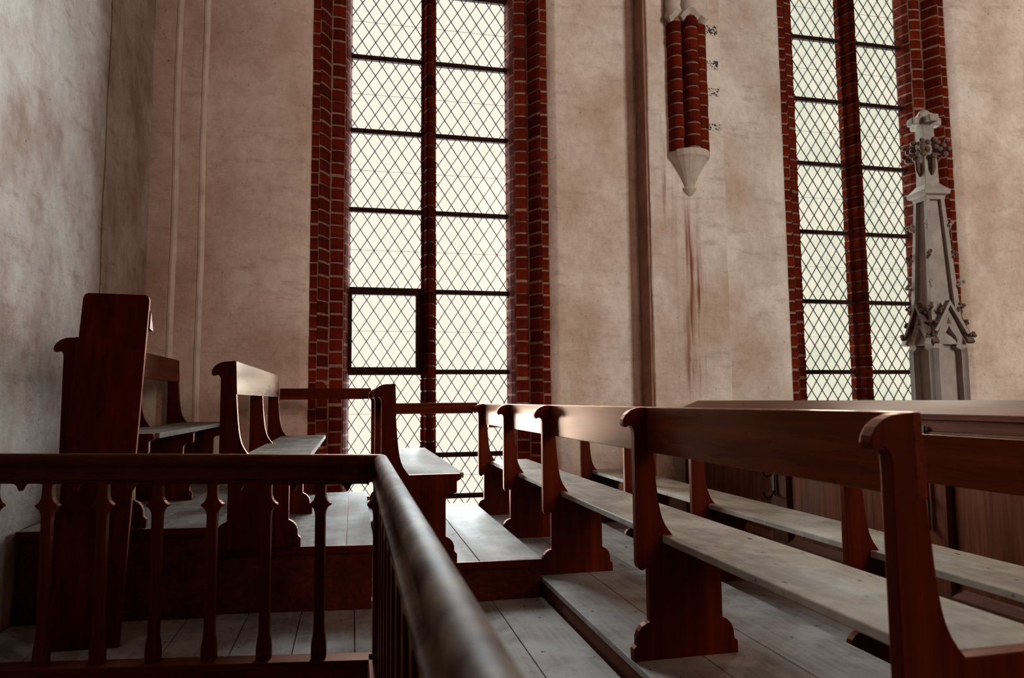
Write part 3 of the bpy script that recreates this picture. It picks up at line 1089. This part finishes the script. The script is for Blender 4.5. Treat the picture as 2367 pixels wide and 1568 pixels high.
# newel post at the corner
rr_(MB().box(CX - 0.032, CX + 0.032, CYK - 0.04, CYK + 0.03, -0.42, 0.645).build('newel_post', M['darkZ'], rl, bev=0.004))
for zz in (0.546,):
    rr_(MB().prism([(-0.032, zz - 0.045), (-0.036, zz - 0.022), (-0.048, zz - 0.009), (-0.058, zz - 0.004), (-0.058, zz + 0.004), (-0.048, zz + 0.01), (-0.036, zz + 0.025), (-0.032, zz + 0.05), (-0.02, zz + 0.05), (-0.02, zz - 0.045)],
                   lambda p: (CX + p[0], CYK - 0.015, p[1]), lambda p: (CX + p[0], CYK + 0.015, p[1])).build('newel_bracket', M['darkZ'], rl))
# sawn valance pieces hanging under the handrail, one per bay
cent = [CX - 0.03] + bal_x
for a, b_ in zip(cent[:-1], cent[1:]):
    sa, sb = (CX - a) / math.cos(ANG) + hw, (CX - b_) / math.cos(ANG) - hw
    sm = (sa + sb) / 2
    zt, zl = 0.645, 0.632
    pts = [(sa, zt), (sb, zt), (sb, zl - 0.004), (sb - 0.012, zl), (sm + 0.028, zl), (sm + 0.016, zl - 0.006), (sm + 0.009, zl - 0.020), (sm + 0.004, zl - 0.030), (sm - 0.004, zl - 0.030), (sm - 0.009, zl - 0.020), (sm - 0.016, zl - 0.006), (sm - 0.028, zl), (sa + 0.012, zl), (sa, zl - 0.004)]
    rr_(MB().prism(pts, lambda p: left_pt(p[0], -0.010, p[1]), lambda p: left_pt(p[0], 0.010, p[1])).build('valance', M['darkX'], rl))
# boarding of the stair well below the floor
tag(MB().box(CX - 0.045, CX - 0.03, -0.9, CYK, -1.6, ZAI - 0.01).build('wall_stairwell', M['darkZ']), 'dark boarding lining the stair opening', 'wall', kind='structure')

# ------------------------------------------------------------------ tall board leaning on the corner bench
bd = empty('leaning_board', (-1.17, 3.60, ZAI))
tag(bd, 'tall dark wooden board leaning against the corner bench', 'board')
BL, BR = Vector((-1.32, 3.595, ZAI)), Vector((-1.01, 3.585, ZAI))
TL, TR = Vector((-1.322, 3.915, 1.545)), Vector((-1.012, 3.90, 1.538))
ax_u = (BR - BL)
nrm = (BR - BL).cross(TL - BL).normalized()
if nrm.y < 0:
    nrm = -nrm
rc = 0.03


def bq(u, v):
    return BL * (1 - u) * (1 - v) + BR * u * (1 - v) + TL * (1 - u) * v + TR * u * v


uv = [(0, 0), (1, 0), (1, 1 - .015), (1 - .02, 1 - .005), (1 - .07, 1), (.07, 1), (.02, 1 - .005), (0, 1 - .015)]
mb = MB().prism(uv, lambda p: bq(*p) + nrm * 0.0, lambda p: bq(*p) + nrm * 0.026)
o = mb.build('panel', M['board'], bd, bev=0.003)
o.matrix_parent_inverse = Matrix.Translation(-Vector(bd.location))
# small bevelled ledge fixed across its back
la, lb = bq(0.25, 0.965) + nrm * 0.026, bq(1.0, 0.965) + nrm * 0.026
rgtv = ax_u.normalized()
upb = (TL - BL).normalized()
w0 = bq(0.3, 0.95) + nrm * 0.026
ln = 0.31 * 0.72
tri = [(0.0, 0.0), (0.06, -0.085), (0.055, -0.092), (0.0, -0.092)]
mb = MB().prism(tri, lambda p: w0 + nrm * p[0] + upb * p[1], lambda p: w0 + rgtv * (ln - 0.001) + nrm * p[0] + upb * p[1])
o = mb.build('ledge', M['panelY'], bd, bev=0.001)
o.matrix_parent_inverse = Matrix.Translation(-Vector(bd.location))

# ------------------------------------------------------------------ stone pinnacle beyond the parapet
PXc, PYc = 5.225, 5.47
pin = empty('stone_pinnacle', (PXc, PYc, ZLO), math.radians(-7))
tag(pin, 'grey gothic stone pinnacle with gables, crockets and leafy finial beyond the parapet', 'pinnacle')
zo = -ZLO


def pn(mb, name, mat, bev=0.0, smooth=False, rz=0.0):
    mb.v = [(x, y, z if z < 1.9 else 1.9 + (z - 1.9) * 1.045) for x, y, z in mb.v]
    o = mb.build(name, mat, pin, bev=bev, smooth=smooth)
    o.location = (0, 0, zo)
    o.rotation_euler = (0, 0, rz)
    return o


S = 0.165
# shaft with four blind trefoil niches: core + frame pieces
pn(MB().box(-S + 0.055, S - 0.055, -S + 0.055, S - 0.055, ZLO, 1.62), 'shaft_core', M['stone'])


def arch_frame(open_w, z_spring, z_top, z0):
    """front frame plate with a trefoil-headed opening, in the plane y=-S, thickness 0.05"""
    hw_ = open_w / 2
    left = [(-hw_, z0), (-hw_, z_spring - 0.03), (-hw_ * 0.86, z_spring + 0.005), (-hw_ * 0.60, z_spring + 0.018), (-hw_ * 0.50, z_spring + 0.030), (-hw_ * 0.62, z_spring + 0.05), (-hw_ * 0.66, z_spring + 0.085), (-hw_ * 0.50, z_spring + 0.13), (-hw_ * 0.22, z_spring + 0.17), (0, z_top)]
    return left + [(-x, z) for x, z in left[-2::-1]]


op = arch_frame(0.225, 1.40, 1.615, ZLO + 0.2)
for k in range(4):
    rz = k * math.pi / 2
    # frame as quads between opening outline and outer outline (gable shape)
    outer = []
    for x, z in op:
        if z < 1.42:
            outer.append((S if x > 0 else -S, z))
        else:
            t = min(1, (z - 1.42) / (1.615 - 1.42))
            outer.append(((1 - t) * S * (1 if x > 0 else -1) if abs(x) > 1e-6 else 0.0, 1.42 + t * 0.37))
    mb = MB()
    nO = len(op)
    y0, y1 = -S, -S + 0.06
    vs = [(x, y0, z) for x, z in op] + [(x, y0, z) for x, z in outer] + [(x * 0.86, y1, z) for x, z in op] + [(x, y1, z) for x, z in outer]
    fs = []
    for i in range(nO - 1):
        fs.append((i, i + 1, nO + i + 1, nO + i))
        fs.append((i + 1, i, 2 * nO + i, 2 * nO + i + 1))
        fs.append((nO + i, nO + i + 1, 3 * nO + i + 1, 3 * nO + i))
    mb.add(vs, fs)
    pn(mb, 'niche_frame', M['stone'], rz=rz)
    # gable: two sloping roof slabs with overhang
    mb = MB()
    for sg in (-1, 1):
        e0, e1 = (sg * 0.196, 1.455), (0.0, 1.80)
        d = Vector((e1[0] - e0[0], e1[1] - e0[1])).normalized()
        nn = Vector((d.y, -d.x)) * sg
        t = 0.028
        quad = [e0, e1, (e1[0], e1[1] + t * 1.6), (e0[0] + nn.x * t, e0[1] + nn.y * t)]
        mb.prism(quad, lambda p: (p[0], -S - 0.035, p[1]), lambda p: (p[0], -S + 0.03, p[1]))
    pn(MB().prism([(-0.165, 1.45), (0.165, 1.45), (0, 1.79)], lambda p: (p[0], -S + 0.055, p[1]), lambda p: (p[0], 0.0, p[1])), 'gable_roof', M['stone'], rz=rz)
    pn(mb, 'gable', M['stonedark'] if k in (1, 3) else M['stone'], rz=rz)
    # spandrel eyelet at the top of the gable
    pn(MB().prism([(-0.020, 1.635), (0.020, 1.635), (0, 1.695)], lambda p: (p[0], -S - 0.003, p[1]), lambda p: (p[0], -S + 0.01, p[1])), 'eyelet', M['stonedark'], rz=rz)
# obelisk spire: four tapering corner ribs with sunk panels
zb, zt_ = 1.55, 2.775
rb, rt = 0.150, 0.088
pn(MB().add([(s1 * (rb - 0.04), s2 * (rb - 0.04), zb) for s1, s2 in ((-1, -1), (1, -1), (1, 1), (-1, 1))] + [(s1 * (rt - 0.03), s2 * (rt - 0.03), zt_) for s1, s2 in ((-1, -1), (1, -1), (1, 1), (-1, 1))],
            [(0, 1, 5, 4), (1, 2, 6, 5), (2, 3, 7, 6), (3, 0, 4, 7)]), 'spire_core', M['stone'])
for k in range(4):
    rz = k * math.pi / 2
    cw_ = 0.035
    mb = MB()
    a0, a1 = Vector((-rb, -rb, zb)), Vector((-rt, -rt, zt_))
    vs = []
    for c, w in ((a0, cw_ + 0.015), (a1, cw_)):
        vs += [(c.x, c.y, c.z), (c.x + w, c.y, c.z), (c.x + w, c.y + 0.03, c.z), (c.x + 0.03, c.y + w, c.z), (c.x, c.y + w, c.z)]
    mb.add(vs, [(0, 1, 6, 5), (1, 2, 7, 6), (2, 3, 8, 7), (3, 4, 9, 8), (4, 0, 5, 9), (4, 3, 2, 1, 0), (5, 6, 7, 8, 9)])
    pn(mb, 'spire_rib', M['stone'], rz=rz)
    # crockets up the rib
    for j, t in enumerate((0.20, 0.37, 0.58, 0.80)):
        c = a0.lerp(a1, t)
        mb = MB()
        out = Vector((-1, -1, 0)).normalized()
        for q in range(4):
            pos = c + out * (0.008 + 0.016 * (q % 3)) + Vector((random.uniform(-.014, .014), random.uniform(-.014, .014), 0.016 * (q - 1.5)))
            mb.ball(pos, random.uniform(0.013, 0.019), 7, 5)
        pn(mb, 'crocket', M['stone'] if j % 2 else M['stonedark'], smooth=True, rz=rz)
    # crockets on the gable slopes
    for sg in (-1, 1):
        for t in (0.12, 0.45, 0.78):
            x_, z_ = sg * (0.205 * (1 - t) + 0.02), 1.465 + 0.335 * t + 0.03
            mb = MB()
            for q in range(4):
                mb.ball((x_ + sg * random.uniform(0, .028), -S - 0.02 + random.uniform(-.012, .025), z_ + random.uniform(-.014, .02)), random.uniform(.012, .018), 7, 5)
            pn(mb, 'crocket', M['stonedark'], smooth=True, rz=rz)
# cap moulding
cap = [(0.092, 2.755), (0.098, 2.79), (0.125, 2.80), (0.13, 2.835), (0.085, 2.885), (0.075, 2.90)]
mb = MB()
vs = [(s1 * r, s2 * r, z) for r, z in cap for s1, s2 in ((-1, -1), (1, -1), (1, 1), (-1, 1))]
fs = [(i * 4 + k, i * 4 + (k + 1) % 4, (i + 1) * 4 + (k + 1) % 4, (i + 1) * 4 + k) for i in range(len(cap) - 1) for k in range(4)] + [(3, 2, 1, 0), tuple(len(vs) - 4 + k for k in range(4))]
mb.add(vs, fs)
pn(mb, 'cap', M['stone'], bev=0.003)
# finial post with leaves and cross-shaped knob
p0, p1 = 0.068, 0.050
pn(MB().add([(s1 * p0, s2 * p0, 2.89) for s1, s2 in ((-1, -1), (1, -1), (1, 1), (-1, 1))] + [(s1 * p1, s2 * p1, 3.56) for s1, s2 in ((-1, -1), (1, -1), (1, 1), (-1, 1))],
            [(0, 1, 5, 4), (1, 2, 6, 5), (2, 3, 7, 6), (3, 0, 4, 7), (4, 5, 6, 7)]), 'finial_post', M['stone'], bev=0.003)
for k in range(4):
    rz = k * math.pi / 2
    arm = [(-0.05, 3.44), (0.05, 3.44), (0.05, 3.53), (0.035, 3.575), (0.0, 3.59), (-0.035, 3.575), (-0.05, 3.53)]
    mb = MB().prism([(-0.045, 3.455), (0.045, 3.455), (0.045, 3.525), (-0.045, 3.525)], lambda p: (p[0], -0.03, p[1] + 0.0), lambda p: (p[0] * 1.05, -0.145, p[1] - 0.008))
    pn(mb, 'cross_arm', M['stone'], bev=0.014, rz=rz)
    # leaf cluster
    mb = MB()
    for (lx, ly, lz, r) in ((-0.05, -0.095, 3.27, .026), (0.0, -0.12, 3.285, .03), (0.05, -0.095, 3.27, .026), (-0.06, -0.10, 3.205, .03), (0.06, -0.10, 3.205, .03), (0, -0.13, 3.215, .03),
                            (-0.10, -0.10, 3.24, .03), (-0.105, -0.105, 3.16, .034), (-0.13, -0.13, 3.20, .026), (-0.125, -0.125, 3.275, .024), (0.0, -0.10, 3.145, .034), (0.0, -0.085, 3.09, .026)):
        mb.ball((lx, ly, lz), r, 8, 6, (1, 1, 0.85))
    pn(mb, 'leaf_cluster', M['stonedark'], smooth=True, rz=rz)
    mb = MB().tube([(0, -0.068, 2.985), (0, -0.085, 3.04), (0, -0.09, 3.12)], [0.012, 0.024, 0.022], 8)
    pn(mb, 'leaf_stem', M['stonedark'], smooth=True, rz=rz)
pn(MB().ball((0, 0, 3.545), 0.058, 12, 8, (1, 1, 0.9)), 'finial_knob', M['stone'], smooth=True)
